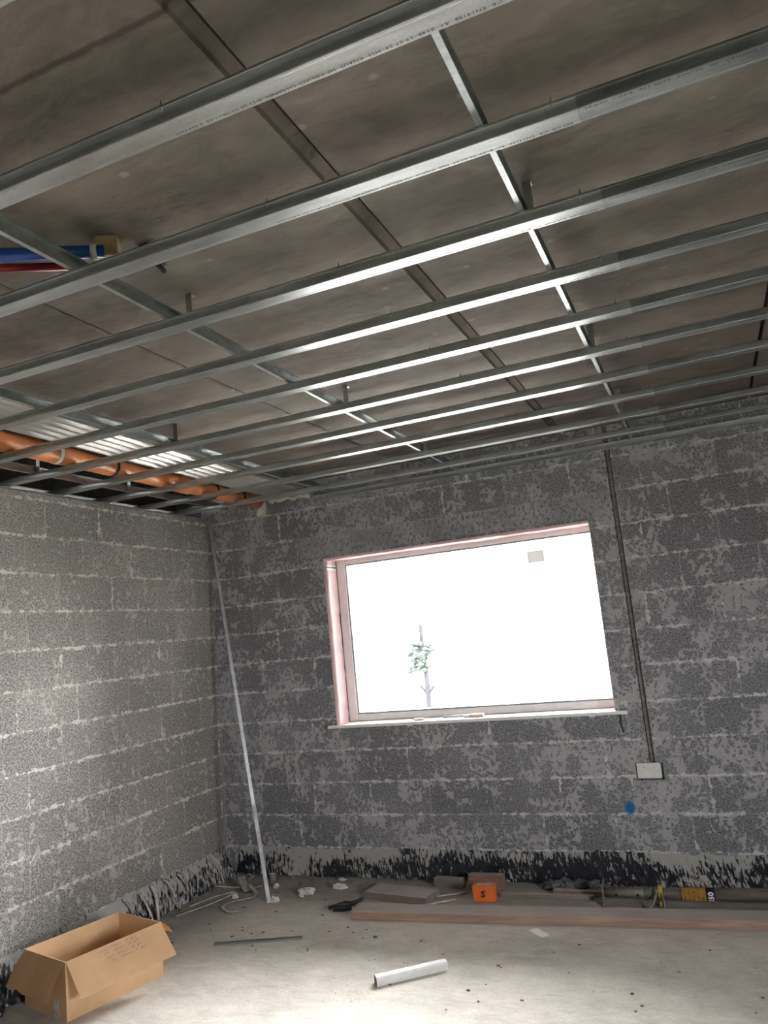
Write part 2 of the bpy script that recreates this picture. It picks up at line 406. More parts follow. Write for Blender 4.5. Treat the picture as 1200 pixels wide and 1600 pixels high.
def text_bm(body, size, ext=.0, shear=0.0, spacing=1.0, thick_=0.0):
    cu = bpy.data.curves.new('lettering', 'FONT'); cu.body = body; cu.size = size; cu.extrude = ext; cu.shear = shear
    cu.space_character = spacing; cu.offset = thick_; cu.resolution_u = 2
    o = bpy.data.objects.new('lettering', cu); C.objects.link(o)
    bpy.context.view_layer.update()
    me = bpy.data.meshes.new_from_object(o.evaluated_get(bpy.context.evaluated_depsgraph_get()))
    bm = B(); bm.from_mesh(me); bpy.data.objects.remove(o); bpy.data.curves.remove(cu); bpy.data.meshes.remove(me)
    return bm

# ------------------------------------------------------------------ the room
FZ = .035; RX = 6.2; RY = -9.5
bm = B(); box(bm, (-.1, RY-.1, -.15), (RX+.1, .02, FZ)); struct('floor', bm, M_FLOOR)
# window wall: blocks with the opening, the chase and the back-box recess left out
def grid_wall(bm, xs, zs, holes, y0, y1):
    for i in range(len(xs)-1):
        for j in range(len(zs)-1):
            cx, cz = (xs[i]+xs[i+1])/2, (zs[j]+zs[j+1])/2
            if any(h[0] < cx < h[1] and h[2] < cz < h[3] for h in holes): continue
            box(bm, (xs[i], y0, zs[j]), (xs[i+1], y1, zs[j+1]))
OPEN = (1.01, 2.99, 1.053, 2.305)
CH = (3.150, 3.184, .755, 2.915); BX = (3.062, 3.226, .650, .757)
bm = B()
grid_wall(bm, [-.45, OPEN[0], OPEN[1], BX[0], CH[0], CH[1], BX[1], RX+.1], [-.02, BX[2], CH[2], OPEN[2], OPEN[3], 2.915, 3.4],
          [OPEN, (CH[0], CH[1], .755, 2.915), BX], 0, .035)
grid_wall(bm, [-.45, OPEN[0], OPEN[1], RX+.1], [-.02, OPEN[2], OPEN[3], 3.4], [OPEN], .035, .10)
bmesh.ops.remove_doubles(bm, verts=bm.verts, dist=1e-5)
struct('wall_back', bm, M_BACK)
bm = B(); grid_wall(bm, [-.5, 1.035, 3.05, RX+.1], [-.2, 1.078, 2.312, 3.4], [(1.035, 3.05, 1.078, 2.312)], .155, .32)
struct('wall_back_outer_leaf', bm, M_DARK)
bm = B(); box(bm, (-.12, RY-.1, -.02), (0, 0, 2.74)); struct('wall_left', bm, M_LEFT)
bm = B(); box(bm, (-.42, RY-.1, 2.5), (-.32, 0, 2.846)); box(bm, (-.42, RY-.1, 2.862), (-.32, 0, 3.42)); box(bm, (-.32, RY-.1, 2.5), (-.12, 0, 2.6)); struct('wall_left_upper', bm, M_DARK)
bm = B()
SW = (-4.8, -3.8, 1.10, 2.14)  # side opening added out of view to brighten and even the floor
for a, b in (((RY-.1, -.02), (SW[0], 3.42)), ((SW[1], -.02), (0, 3.42)), ((SW[0], -.02), (SW[1], SW[2])), ((SW[0], SW[3]), (SW[1], 3.42))):
    box(bm, (RX, a[0], a[1]), (RX+.1, b[0], b[1]))
struct('wall_right', bm, M_RIGHT)
DO = (4.55, 5.05, FZ, 2.12)
bm = B(); grid_wall(bm, [-.45, DO[0], DO[1], RX+.1], [-.02, FZ, DO[3], 3.4], [], RY-.1, RY); struct('wall_rear', bm, M_REAR)
# ceiling: precast planks with open joints, and the void over the left wall
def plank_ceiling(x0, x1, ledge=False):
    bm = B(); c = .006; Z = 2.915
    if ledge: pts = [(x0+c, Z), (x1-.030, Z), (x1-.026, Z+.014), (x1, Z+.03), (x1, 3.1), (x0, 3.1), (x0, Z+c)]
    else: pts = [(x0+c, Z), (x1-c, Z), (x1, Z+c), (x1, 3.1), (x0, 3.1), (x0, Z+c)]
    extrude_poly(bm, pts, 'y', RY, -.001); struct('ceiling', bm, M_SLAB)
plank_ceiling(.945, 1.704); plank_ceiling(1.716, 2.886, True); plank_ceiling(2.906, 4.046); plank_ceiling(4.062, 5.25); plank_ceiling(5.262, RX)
bm = B(); box(bm, (-.42, RY-.1, 3.30), (RX+.1, .1, 3.42)); box(bm, (.945, RY, 3.1), (RX, 0, 3.30)); struct('ceiling_cap', bm, M_DARK)
# outside ground
bm = B(); box(bm, (-30, .33, -.25), (40, 60, -.15)); box(bm, (-30, -40, -.25), (40, RY-.12, -.15)); struct('ground_outside', bm, simple('pale_hardstanding', (.42, .41, .38), .9, 0, .2, 1))

bm = B(); box(bm, (RX+.12, RY-.12, -.25), (40, .33, -.15)); struct('ground_outside', bm, simple('darkened_side_ground', (.06, .075, .035), .95, 0, .3, 1, spec=.1))  # unseen side ground, darkened to cut bounce onto the ceiling
# window
win = bpy.data.objects.new('window_1', None); C.objects.link(win); win.location = (2.04, .16, 1.095); win['kind'] = 'structure'
def wp(name, bm, mat, parent=win):
    for v in bm.verts: v.co -= Vector((2.04, .16, 1.095))
    return link(name, bm, mat, parent)
x0, x1, z0, z1 = 1.037, 3.048, 1.079, 2.310; t = .068
bm = B()
for a, b in (((x0, .16, z0), (x0+t, .23, z1)), ((x1-t, .16, z0), (x1, .23, z1)), ((x0+t, .16, z1-t*.85), (x1-t, .23, z1)), ((x0+t, .16, z0), (x1-t, .23, z0+.048))):
    box(bm, a, b, .004)
fr = wp('window_frame', bm, M_FRAME)
bm = B(); g = .012
X0, X1, Z0, Z1 = x0+t, x1-t, z0+.048, z1-t*.85
for a, b in (((X0, .172, Z0), (X0+g, .21, Z1)), ((X1-g, .172, Z0), (X1, .21, Z1)), ((X0+g, .172, Z1-g), (X1-g, .21, Z1)), ((X0+g, .172, Z0), (X1-g, .21, Z0+g))):
    box(bm, a, b)
wp('glazing_bead', bm, simple('grey_gasket', (.33, .36, .37), .5))
bm = B(); box(bm, (X0+g, .188, Z0+g), (X1-g, .192, Z1-g)); wp('glass_pane', bm, M_GLASS)
bm = B(); box(bm, (2.515, .1855, 2.085), (2.635, .1865, 2.170)); st = wp('glazing_sticker', bm, M_STICKER); st['label'] = 'small pale square sticker near the top right of the glass'
# pink foam lining of the left jamb and of the head
def lining(bm, a, b, axis, seed):
    n = 60; vs = []
    for i in range(n+1):
        s = i/n; row = []
        for j in range(5):
            q = j/4; bulge = .006*noise.noise(Vector((s*9, q*2, seed)))+.004*noise.noise(Vector((s*30, q*4, seed)))
            if axis == 'z': row.append(bm.verts.new((b[0]+bulge, a[1]+(b[1]-a[1])*q, a[2]+(b[2]-a[2])*s)))
            else: row.append(bm.verts.new((a[0]+(b[0]-a[0])*s, a[1]+(b[1]-a[1])*q, a[2]+bulge)))
        vs.append(row)
    for i in range(n):
        for j in range(4): bm.faces.new((vs[i][j], vs[i+1][j], vs[i+1][j+1], vs[i][j+1]))
    # ragged front rim back to the block edge
    rim = [bm.verts.new((a[0] if axis == 'z' else v[0].co.x, a[1], v[0].co.z if axis == 'z' else b[2])) for v in vs]
    for i in range(n): bm.faces.new((vs[i][0], vs[i+1][0], rim[i+1], rim[i]))
bm = B(); lining(bm, (1.011, -.004, 1.078), (1.034, .157, 2.30), 'z', 1)
jl = link('foam_lining', bm, M_PINK, None, True); tag(jl, 'pink foam strip lining the left side of the window opening', 'insulation strip')
bm = B(); lining(bm, (1.02, -.003, 2.286), (2.985, .157, 2.303), 'x', 2)
hl = link('foam_lining', bm, M_PINK, None, True); tag(hl, 'thin pink foam strip along the top of the window opening', 'insulation strip')
bm = B(); box(bm, (1.0345, -.002, 2.228), (1.0385, .150, 2.240)); gt = link('green_tape', bm, M_GREEN, jl); gt['label'] = 'short green tape across the top of the pink strip'
bm = B(); box(bm, (1.034, -.0025, 2.240), (1.038, .150, 2.252)); box(bm, (1.034, -.0025, 2.214), (1.038, .150, 2.228)); link('white_tape', bm, M_PAPER, jl)
bm = B(); box(bm, (2.984, .0, 1.080), (2.989, .155, 2.285)); o = link('foam_lining', bm, simple('pale_pink_foam', (.78, .62, .60), .8, 0, .1), None); tag(o, 'pale strip lining the right side of the window opening', 'insulation strip')
# sill
sl = thing('window_sill_board', 'white sill board running under the bright window', 'window sill', (2.0, 0, 1.055))
bm = B(); box(bm, (.947-2, -.034, .001), (3.064-2, -.001, .023), .004); box(bm, (1.013-2, -.003, .001), (2.987-2, .157, .023)); link('board', bm, M_SILL, sl)
for xx in (1.585, 2.84):
    bm = B(); box(bm, (xx-2-.018, -.012, -.010), (xx-2+.018, -.002, .001)); link('packer', bm, M_WHITEP, sl)
# things on the sill
br = thing('paintbrush', 'flat paintbrush with pale bristles lying on the window sill', 'brush', (1.98, .045, 1.079), .06)
bm = B(); box(bm, (.03, -.022, .001), (.13, .022, .020), .006); link('bristles', bm, M_CREAM, br)
bm = B(); box(bm, (-.01, -.020, .002), (.03, .020, .018), .003); link('ferrule', bm, M_WHITEP, br)
bm = B(); tube(bm, [(-.01, 0, .010), (-.05, .0, .011), (-.10, .002, .009), (-.16, 0, .008)], [.008, .009, .006, .008], 8); link('handle', bm, M_PLSTRIP, br, True)
for i, (x, y, s, r, lab) in enumerate(((1.655, .02, (.038, .016, .010), .3, 'larger pink foam scrap on the window sill, left of the brush'), (1.60, .05, (.014, .01, .007), 1.2, 'tiny pink foam crumb on the window sill beside the larger scrap'))):
    bm = B(); lump(bm, (0, 0, s[2]*.7), s, i+3, .5, 2, 1.6, s[2]*.7); o = link('foam_scrap', bm, M_PINK); o.location = (x, y, 1.078); o.rotation_euler[2] = r; tag(o, lab, 'scrap')

# chase and back box in the window wall
cc = thing('conduit_capping', 'dark metal capping strip dropping down the chase to the socket box', 'cable cover', (3.167, .02, .757))
bm = B(); extrude_poly(bm, thick([(-.013, .008), (-.011, .0), (.011, .0), (.013, .008)], .001), 'z', .002, 2.15); link('strip', bm, M_STEELD, cc)
for k_ in range(9):
    bm = B(); tube(bm, [(0, -.003, .15+k_*.23), (0, .001, .15+k_*.23)], .0035, 8); link('fixing', bm, M_GALV_P, cc)
sb = thing('socket_box', 'white double socket back box sunk in the block wall right of the window', 'socket box', (3.140, .0, .705))
bm = B(); box(bm, (-.066, .006, -.040), (.066, .030, .042), .006); link('box_body', bm, M_WHITEP, sb)
bm = B(); box(bm, (-.072, .004, -.045), (.072, .008, .047), .002); link('rim', bm, M_WHITEP, sb)
for sx_, sz_, rr0 in ((-.055, 0, .004), (.055, 0, .004), (-.03, .02, .0028), (.03, .02, .0028), (0, -.01, .0028), (-.03, -.02, .0028), (.03, -.02, .0028)):
    bm = B(); tube(bm, [(sx_, .0025, sz_), (sx_, .006, sz_)], rr0, 8); link('knockout', bm, M_PLSTRIP, sb)
# small black cable left of the chase, under the sill end
bm = B(); tube(bm, [(3.012, -.003, 1.055), (3.016, -.004, 1.03), (3.010, -.003, 1.005), (3.018, -.004, .97), (3.020, -.003, .945)], .0045, 8)
o = link('cable_tail', bm, M_BLACK, None, True); tag(o, 'short black cable tail hanging on the blocks under the right end of the sill', 'cable')

# ------------------------------------------------------------------ ceiling grid
ZC = 2.755
prof = [(-.041, .020), (-.040, .026), (-.0272, .026), (-.0262, .002), (-.025, 0), (-.018, 0), (-.017, .0006), (.017, .0006), (.018, 0), (.025, 0), (.0262, .002), (.0272, .026), (.040, .026), (.041, .020)]
XL1, XR0, XR1 = 3.545, 2.708, 6.195
ORD = ['first', 'second', 'third', 'fourth', 'fifth', 'sixth', 'seventh', 'eighth', 'ninth', 'tenth', 'eleventh']
def chan_bm(x0, x1, k=1.0):
    bm = B(); P = thick([(a*k, b) for a, b in prof], .0007); extrude_poly(bm, P, 'x', x0, x1); return bm
tl = text_bm("060 UB  C\u20ac  EN14195  A1  Z140  19 07 24  MSS  KNAUF  MF CEILING CHANNEL  0/11-26-50/28/11-60  0.55X3600", .0135, 0, 0, 1.12)
for v in tl.verts: v.co = Vector((3.53 - v.co.x*1.02, .0125+v.co.y*.8, -.0004)); 
tl_me = bpy.data.meshes.new('printed_text'); tl.to_mesh(tl_me); tl.free(); tl_me.materials.append(M_INK)
trx = text_bm("SKJ600  CODE  907/8JJ60  ZMJ990  MF  CEILING CHANNEL  EN14195  A1  Z140", .0130, 0, 0, 1.2)
for v in trx.verts: v.co = Vector((3.56 + v.co.x*1.05, -.0135-v.co.y*.8, -.0004))
tr_me = bpy.data.meshes.new('printed_text'); trx.to_mesh(tr_me); trx.free(); tr_me.materials.append(M_INK)
me_l = me_r = me_s = None
for i in range(11):
    Y = -(.3154+.4034*i)-.025
    rl = thing('ceiling_channel', None, 'ceiling channel', (0, Y, ZC), 0, 'lower channel lengths of the ceiling grid')
    where = ORD[i]+' row out from the window wall'
    tag(rl, 'bright galvanised ceiling channel from the left wall, '+where)
    rr_ = thing('ceiling_channel', None, 'ceiling channel', (0, Y, ZC+.0013), 0, 'upper channel lengths of the ceiling grid')
    tag(rr_, 'duller galvanised ceiling channel lapped on towards the right, '+where)
    if me_l is None:
        a = link('channel_profile', chan_bm(-.10, XL1), M_GALV, rl); me_l = a.data
        b = link('channel_profile', chan_bm(XR0, XR1, .985), M_GALV_DULL, rr_); me_r = b.data
    else:
        for me, par in ((me_l, rl), (me_r, rr_)):
            a = bpy.data.objects.new('channel_profile', me); C.objects.link(a); a.parent = par
    for me, par in ((tl_me, rl), (tr_me, rr_)):
        a = bpy.data.objects.new('printed_text', me); C.objects.link(a); a.parent = par
    for sx_ in (XR0+.075, XL1-.05):
        for sy in (-.0355, .0355):
            if me_s is None:
                bm = B(); tube(bm, [(0, 0, .018), (0, 0, .026), (0, 0, .038), (0, 0, .046)], [.004, .0042, .0018, .0004], 8)
                s_ = link('screw', bm, M_GALV_P, rl); me_s = s_.data
            else:
                s_ = bpy.data.objects.new('screw', me_s); C.objects.link(s_); s_.parent = rl
            s_.location = (sx_, sy, 0)

# bearers above the channels, running towards the window wall (C section, open to the right)
ZB = ZC+.0285
def bearer(x, y0, y1, label, h=.045, f=.015, right=True):
    o = thing('ceiling_bearer', label, 'ceiling bearer', (x, 0, ZB), 0, 'bearers above the ceiling channels')
    s = 1 if right else -1
    pts = [(s*f, .004), (s*f, 0), (0, 0), (0, h), (s*f, h), (s*f, h-.004)]
    bm = B(); extrude_poly(bm, thick(pts, -.0009*s), 'y', y0, y1); link('bearer_profile', bm, M_GALV_P, o); return o
def hanger(par, y, x=.006, top=2.914):
    bm = B(); z0 = .004; z1 = top-ZB
    extrude_poly(bm, thick([(x+.024, y), (x, y), (x, y+.024)], .0012), 'z', z0, z1); link('hanger', bm, M_GALV_P, par)
    bm = B(); box(bm, (x, y, z1-.002), (x+.024, y+.03, z1)); 
    link('hanger_foot', bm, M_GALV_P, par)
    bm = B(); tube(bm, [(x-.0005, y+.012, .018), (x-.005, y+.012, .018)], .005, 8); link('hanger_screw', bm, M_GALV_P, par)
ba = bearer(1.135, RY+.05, -.03, 'galvanised bearer beside the pale corrugated sheeting, second from the left wall', .045, .024)
bb = bearer(2.140, RY+.05, -.03, 'galvanised bearer passing under the blue and red pipes')
bc = bearer(3.330, RY+.05, -.03, 'galvanised bearer crossing above the channels right of the window centre', right=True)
bd = bearer(.222, RY+.05, -.03, 'galvanised bearer nearest the left wall, below the orange drain pipe', .045, .02)
be = bearer(4.60, RY+.05, -.03, 'galvanised bearer furthest to the right')
for y in (-1.88, -.70, -3.1): hanger(ba, y)
for y in (-3.084, -1.85, -.723): hanger(bb, y)
for y in (-3.12, -1.88, -.825): hanger(bc, y)
for y in (-1.95, -1.2, -2.8): hanger(bd, y, top=3.29)
for y in (-3.1, -1.2): hanger(be, y)
# perimeter angles
def angle(name, label, pts, axis, a, b):
    bm = B(); extrude_poly(bm, thick(pts, .0012), axis, a, b); o = link(name, bm, M_GALV_W); tag(o, label, 'edge trim', 'perimeter trims of the ceiling'); return o
angle('perimeter_channel', 'galvanised edge trim fixed along the window wall under the ceiling', [(-.030, 2.752), (-.0015, 2.752), (-.0015, 2.7925), (-.02, 2.7925)], 'x', .98, XR1)
angle('perimeter_channel', 'galvanised edge trim fixed along the top of the left wall', [(.030, 2.744), (.0015, 2.744), (.0015, 2.752)], 'y', RY+.02, -.04)

# corrugated sheets under the void, drain pipe beside them
def corrugated(x0, x1, y0, y1, za, zb, label, seed):
    bm = B(); nx = 96; ny = 10; rows = []
    for j in range(ny+1):
        y = y0+(y1-y0)*j/ny; zc = za+(zb-za)*j/ny
        rows.append([bm.verts.new((x0+(x1-x0)*i/nx, y, zc+.018*math.cos(i/nx*2*PI*5.5)+.001*noise.noise(Vector((i*.2, j*.6, seed))))) for i in range(nx+1)])
    for j in range(ny):
        for i in range(nx): bm.faces.new((rows[j][i], rows[j][i+1], rows[j+1][i+1], rows[j+1][i]))
    bmesh.ops.solidify(bm, geom=bm.faces[:], thickness=.0012)
    o = link('corrugated_sheet', bm, M_SHEET, None, True); tag(o, label, 'corrugated sheet', 'pale corrugated sheets in the ceiling void'); return o
corrugated(.560, .925, -2.50, -.20, 2.885, 2.858, 'long pale corrugated sheet in the ceiling void between two laps', 1)
corrugated(.560, .925, -5.2, -2.44, 2.930, 2.8925, 'pale corrugated sheet at the left edge, nearest the camera', 2)
corrugated(.560, .925, -.26, -.012, 2.8665, 2.864, 'short pale corrugated sheet ending at the window wall', 3)
dp = thing('drain_pipe', 'orange brown plastic drain pipe hung beside the pale corrugated sheeting', 'pipe', (.487, 0, 2.82))
def ppos(y): return Vector((-.0, y, -.0095*y))
bm = B(); tube(bm, [ppos(-6.0), ppos(-3.0), ppos(-1.0), ppos(-.005)], .055, 32); link('pipe', bm, M_PIPE, dp, True)
for y in (-3.35, -.98):
    bm = B(); tube(bm, [ppos(y-.08), ppos(y-.075), ppos(y+.075), ppos(y+.08)], [.057, .063, .063, .057], 32); link('coupling', bm, M_PIPE, dp, True)
for y, m_ in ((-2.06, M_WHITEP), (-1.63, M_BLACK), (-.62, M_BLACK), (-.28, M_BLACK)):
    bm = B(); tube(bm, [ppos(y-.011), ppos(y+.011)], .0575, 32)
    box(bm, (-.008, y-.011, -.0095*y+.055), (.008, y+.011, .47)); b_ = link('pipe_bracket', bm, m_, dp)
    if m_ is M_WHITEP: b_['label'] = 'white pipe bracket'
bm = B(); lump(bm, (.02, -.022, -.075), (.040, .020, .045), 4, .6, 3, 2.5); lump(bm, (.060, -.015, -.03), (.012, .014, .05), 9, .5, 3, 2)
fm = link('foam_seal', bm, M_FOAM, dp, True); fm['label'] = 'ragged cream foam seal where the pipe meets the wall'
bm = B()
for q in range(9): lump(bm, (.62+q*.038, -.030, 2.812+.008*math.sin(q*2.2)), (.030, .022, .021), q+5, .7, 3, 2.2)
o = link('foam_bead', bm, M_FOAM, None, True); tag(o, 'ragged cream foam bead below the corrugated sheet at the window wall', 'foam')

# timber block, pipes and cables near the ceiling at left
def orient(o, p, q):
    d = Vector(q)-Vector(p); o.location = p; o.rotation_euler = d.to_track_quat('X', 'Z').to_euler(); return d.length
bm = B(); box(bm, (-.032, -.024, -.062), (.032, .024, 0), .002); o = link('timber_block', bm, M_TIMBER_PALE); o.location = (2.185, -3.50, 2.914); o.rotation_euler[2] = .5
tag(o, 'small pale timber block fixed to the ceiling above the blue pipe end', 'timber block')
def straight_pipe(name, p, q, r, mat, label):
    o = thing(name, label, 'pipe', p); L = orient(o, p, q)
    bm = B(); tube(bm, [(0, 0, 0), (L, 0, 0)], r, 20); link('pipe', bm, mat, o, True)
    bm = B(); tube(bm, [(L*.97-.012, 0, 0), (L*.97+.006, 0, 0)], r+.004, 20); link('pipe_clip', bm, M_WHITEP, o, True); return o
straight_pipe('water_pipe', (1.50, -3.915, 2.862), (2.192, -3.525, 2.862), .019, M_BLUE, 'blue plastic water pipe under the ceiling slab at upper left')
straight_pipe('water_pipe', (1.40, -3.893, 2.865), (2.08, -3.495, 2.862), .0125, M_RED, 'red plastic water pipe next to the blue one at upper left')
bm = B(); lump(bm, (0, 0, 0), (.035, .018, .014), 2, .5, 3); tube(bm, [(-.01, 0, 0), (-.02, .03, -.01), (0, .06, -.03), (.01, .07, -.05)], .008, 8); tube(bm, [(.02, -.0, .0), (.03, .03, -.01), (.02, .06, -.03)], .006, 8)
o = link('cable_bundle', bm, M_BLACK, None, True); o.location = (2.262, -3.425, 2.896); tag(o, 'black cable bundle poking out of the slab beside the timber block', 'cable')
bm = B(); tube(bm, [(2.245, -3.435, 2.888), (2.29, -3.40, 2.888)], .009, 12); o = link('pipe_stub', bm, M_BLUE, None, True); tag(o, 'short blue pipe stub beside the black cable bundle', 'pipe')

# leaning angle in the corner
p0, p1 = Vector((.690, -.575, FZ+.001)), Vector((.030, -.034, 2.690))
lp = thing('metal_angle', 'long galvanised angle leaning from the floor into the corner', 'metal angle', p0); L = orient(lp, p0, p1)
bm = B(); extrude_poly(bm, thick([(.012, .012), (-.012, .012), (-.012, -.010)], .0014), 'x', 0, L); link('angle_profile', bm, M_GALV_W, lp)
bm = B()
extrude_poly(bm, [(.0122, .0140), (-.0135, .0140), (-.0135, .0122), (.0122, .0122)], 'x', .003, .62)
dd = link('plaster_coat', bm, simple('dried_plaster', (.55, .56, .56), .9, 0, .3, 18), lp); dd['label'] = 'whitish dried plaster on the lower end'

# ------------------------------------------------------------------ damp proof membrane strips
def membrane(along, x0, x1, zt, amp, foot, seed, label, nx=420, nz=16):
    bm = B(); rows = []
    for i in range(nx+1):
        s = x0+(x1-x0)*i/nx; col = []
        top = zt(s)
        A = amp*(.4+.9*abs(noise.noise(Vector((s*1.7, seed, 0)))))
        for j in range(nz+1):
            q = j/nz  # 0 top, 1 floor
            f1 = abs(noise.noise(Vector((s*7+q*.9, q*1.1, seed))))*1.6; f2 = abs(noise.noise(Vector((s*19-q*1.5, q*1.7, seed+5))))
            out = .004+A*(q**1.1*(.35+f1)+.45*f2*min(1, q*3))+foot*q**2.2
            z = top-(top-FZ-.002)*q
            z += .012*noise.noise(Vector((s*23, q*3, seed)))*(1 if j == 0 else .3)
            z = max(z, FZ+.001)
            col.append(bm.verts.new((s, -out, z) if along == 'x' else (out, s, z)))
        rows.append(col)
    for i in range(nx):
        for j in range(nz): bm.faces.new((rows[i][j], rows[i+1][j], rows[i+1][j+1], rows[i][j+1]))
    o = link('damp_proof_membrane', bm, M_MEMB, None, True); tag(o, label, 'membrane'); return o
membrane('x', .10, RX-.02, lambda s: .222+.006*math.sin(s*5), .030, .02, 3, 'mortar-smeared black plastic membrane turned up the foot of the window wall', 620)
membrane('y', -4.6, -.06, lambda s: .235+.03*noise.noise(Vector((s*4, 4, 0))), .13, .04, 8, 'crumpled black plastic membrane along the foot of the left wall', 560, 18)
# torn tongues of membrane hanging off the left strip
for i, (y, z, dx, dy, w_) in enumerate(((-.92, .235, .10, -.05, .028), (-.80, .23, .12, .03, .022), (-.66, .225, .11, .05, .026), (-1.18, .24, .13, .06, .03), (-1.02, .22, .10, -.02, .02), (-.30, .22, .10, .03, .022))):
    pts = [(.03+dx*t_, y+dy*t_+.012*math.sin(t_*4+i), z-(z-FZ-.012)*t_+.03*math.sin(t_*PI)) for t_ in [k/8 for k in range(9)]]
    bm = B(); ribbon(bm, pts, [w_*(1-.45*k/8) for k in range(9)], .001, [.3*math.sin(k*.6+i) for k in range(9)])
    o = link('membrane_tongue', bm, M_PLSTRIP, None, True); tag(o, 'torn plastic strip hanging off the left wall membrane, '+['third','fourth','fifth','nearest','second','last'][i]+' from the box', 'plastic strip', 'torn strips by the left wall')

# ------------------------------------------------------------------ floor things
# cardboard box
A = Vector((.562, -2.168)); Bc = Vector((.700, -1.640)); D = Vector((.185, -2.075)); H = .265; th = .004
ang = math.atan2((Bc-A).y, (Bc-A).x); Lb = (Bc-A).length; Wb = (D-A).length
cb = thing('cardboard_box', 'open brown cardboard box with handwriting on its flap, by the left wall', 'cardboard box', (A.x, A.y, FZ), ang)
# local: x along the long side, +y towards the wall
bm = B(); box(bm, (0, 0, 0), (Lb, Wb, .004)); link('box_base', bm, M_CARD, cb)
for nm, a, b in (('side_panel', (0, 0, .004), (Lb, th, H)), ('side_panel', (0, Wb-th, .004), (Lb, Wb, H)), ('end_panel', (0, th, .004), (th, Wb-th, H)), ('end_panel', (Lb-th, th, .004), (Lb, Wb-th, H))):
    bm = B(); box(bm, a, b); link(nm, bm, M_CARD, cb)
def flap(p, q, out, drop, ragged=0, seed=0, sh=(0, 0), lab=None, nn=14, curl=.0):
    p, q = Vector(p), Vector(q); o_ = Vector(out).normalized(); bm = B(); R = []
    for i in range(nn+1):
        s = i/nn; a = p.lerp(q, s); ln = 1+ragged*noise.noise(Vector((s*6, seed, 0)))
        col = []
        for j in range(7):
            t_ = j/6; e = sh[0]*(1-s)*t_+sh[1]*s*t_
            ps = a+(q-p).normalized()*e+(o_*drop[0]+Vector((0, 0, -1))*drop[1])*t_*ln+o_*curl*math.sin(t_*PI)
            col.append(bm.verts.new(ps))
        R.append(col)
    for i in range(nn):
        for j in range(6): bm.faces.new((R[i][j], R[i+1][j], R[i+1][j+1], R[i][j+1]))
    bmesh.ops.solidify(bm, geom=bm.faces[:], thickness=.003)
    f_ = link('flap', bm, M_CARD, cb)
    if lab: f_['label'] = lab
    return f_
ff = flap((0.002, -.002, H), (Lb-.004, -.002, H), (0, -1, 0), (.125, .140), 0, 1, (0.0, .0), 'long front flap with handwriting')
flap((-.001, Wb-.01, H), (-.001, .006, H), (-1, 0, 0), (.085, .150), .10, 4, (-.03, .0), 'short flap with a torn edge', 20, .01)
flap((Lb+.001, .01, H), (Lb+.001, Wb-.02, H), (1, 0, 0), (.085, .085), .05, 6, (.01, -.02), None, 14, .01)
flap((.01, Wb+.001, H), (Lb-.01, Wb+.001, H), (0, 1, 0), (.03, .14), 0, 7, (0, 0), None)
# shipping label strip on the short end
bm = B(); box(bm, (-.0012, .075, .004), (-.0004, .115, .085)); o = link('tape', bm, simple('clear_tape_glare', (.60, .62, .60), .2, 0, .3, 30), cb); o['label'] = 'pale tape on the end of the box'
# handwriting on the flap
fd = Vector((0, -.125, -.140)).normalized(); nrm_ = Vector((1, 0, 0)).cross(fd); nrm_ = nrm_ if nrm_.y < 0 else -nrm_
lines = ['- Small   2700mm   x8   K/E', '-  TH    1800mm   x8   K/E', '- SHLF  1500mm   x8   K/E', '-  TH    1500mm   x8   K/E']
bm = B()
for i, tx in enumerate(lines):
    tb = text_bm(tx, .0185, 0, .35, 1.05, -.00035); mp = {}
    for v in tb.verts:
        ux, uy = v.co.x, v.co.y
        ps = Vector((.155+ux+.012*i, -.002, H))+fd*(.026+.0215*i-uy-.02*ux)+nrm_*.0024
        mp[v] = bm.verts.new(ps+Vector((0, 0, .0015*noise.noise(Vector((ux*60, i, 0))))))
    for f_ in tb.faces: bm.faces.new([mp[v] for v in f_.verts])
    tb.free()
link('handwriting', bm, simple('pen_ink', (.10, .075, .07), .6), ff)

def beam(name, L_, W_, T_, loc, rz, mat, label, cat, bev=.003, ry=0):
    bm = B(); box(bm, (0, 0, 0), (L_, W_, T_), bev)
    o = link(name, bm, mat); o.location = loc; o.rotation_euler = (0, ry, rz); tag(o, label, cat); return o
beam('timber_plank', 2.95, .150, .045, (1.391, -.776, FZ), .0655, M_PLANK, 'long sawn timber plank lying on the floor in front of the prop', 'timber plank')
beam('timber_plank', .455, .178, .042, (1.318, -.425, FZ), -.155, M_TIMBER_GREY, 'short wide grey timber offcut behind the left end of the long plank', 'timber plank')
beam('timber_offcut', .20, .06, .055, (1.705, -.165, FZ), -.12, M_TIMBER_GREY, 'small dull grey-brown offcut between the wide offcut and the orange box', 'timber offcut')
# chamfered reddish block
bm = B(); extrude_poly(bm, [(-.045, .0), (.03, .0), (.045, .02), (.045, .055), (.030, .085), (-.030, .088), (-.045, .06)], 'x', 0, .22)
o = link('timber_offcut', bm, M_TIMBER_RED); o.location = (1.955, -.150, FZ); o.rotation_euler[2] = -.02; tag(o, 'reddish brown chamfered timber offcut behind the orange box', 'timber offcut')
beam('timber_batten', .56, .035, .022, (2.19, -.31, FZ), .03, M_TIMBER_GREY, 'thin timber batten lying between the orange box and the prop plate', 'timber batten')
beam('timber_batten', .30, .045, .028, (2.50, -.235, FZ), -.02, M_TIMBER_RED, 'short reddish batten behind the thin batten, left of the prop plate', 'timber batten')
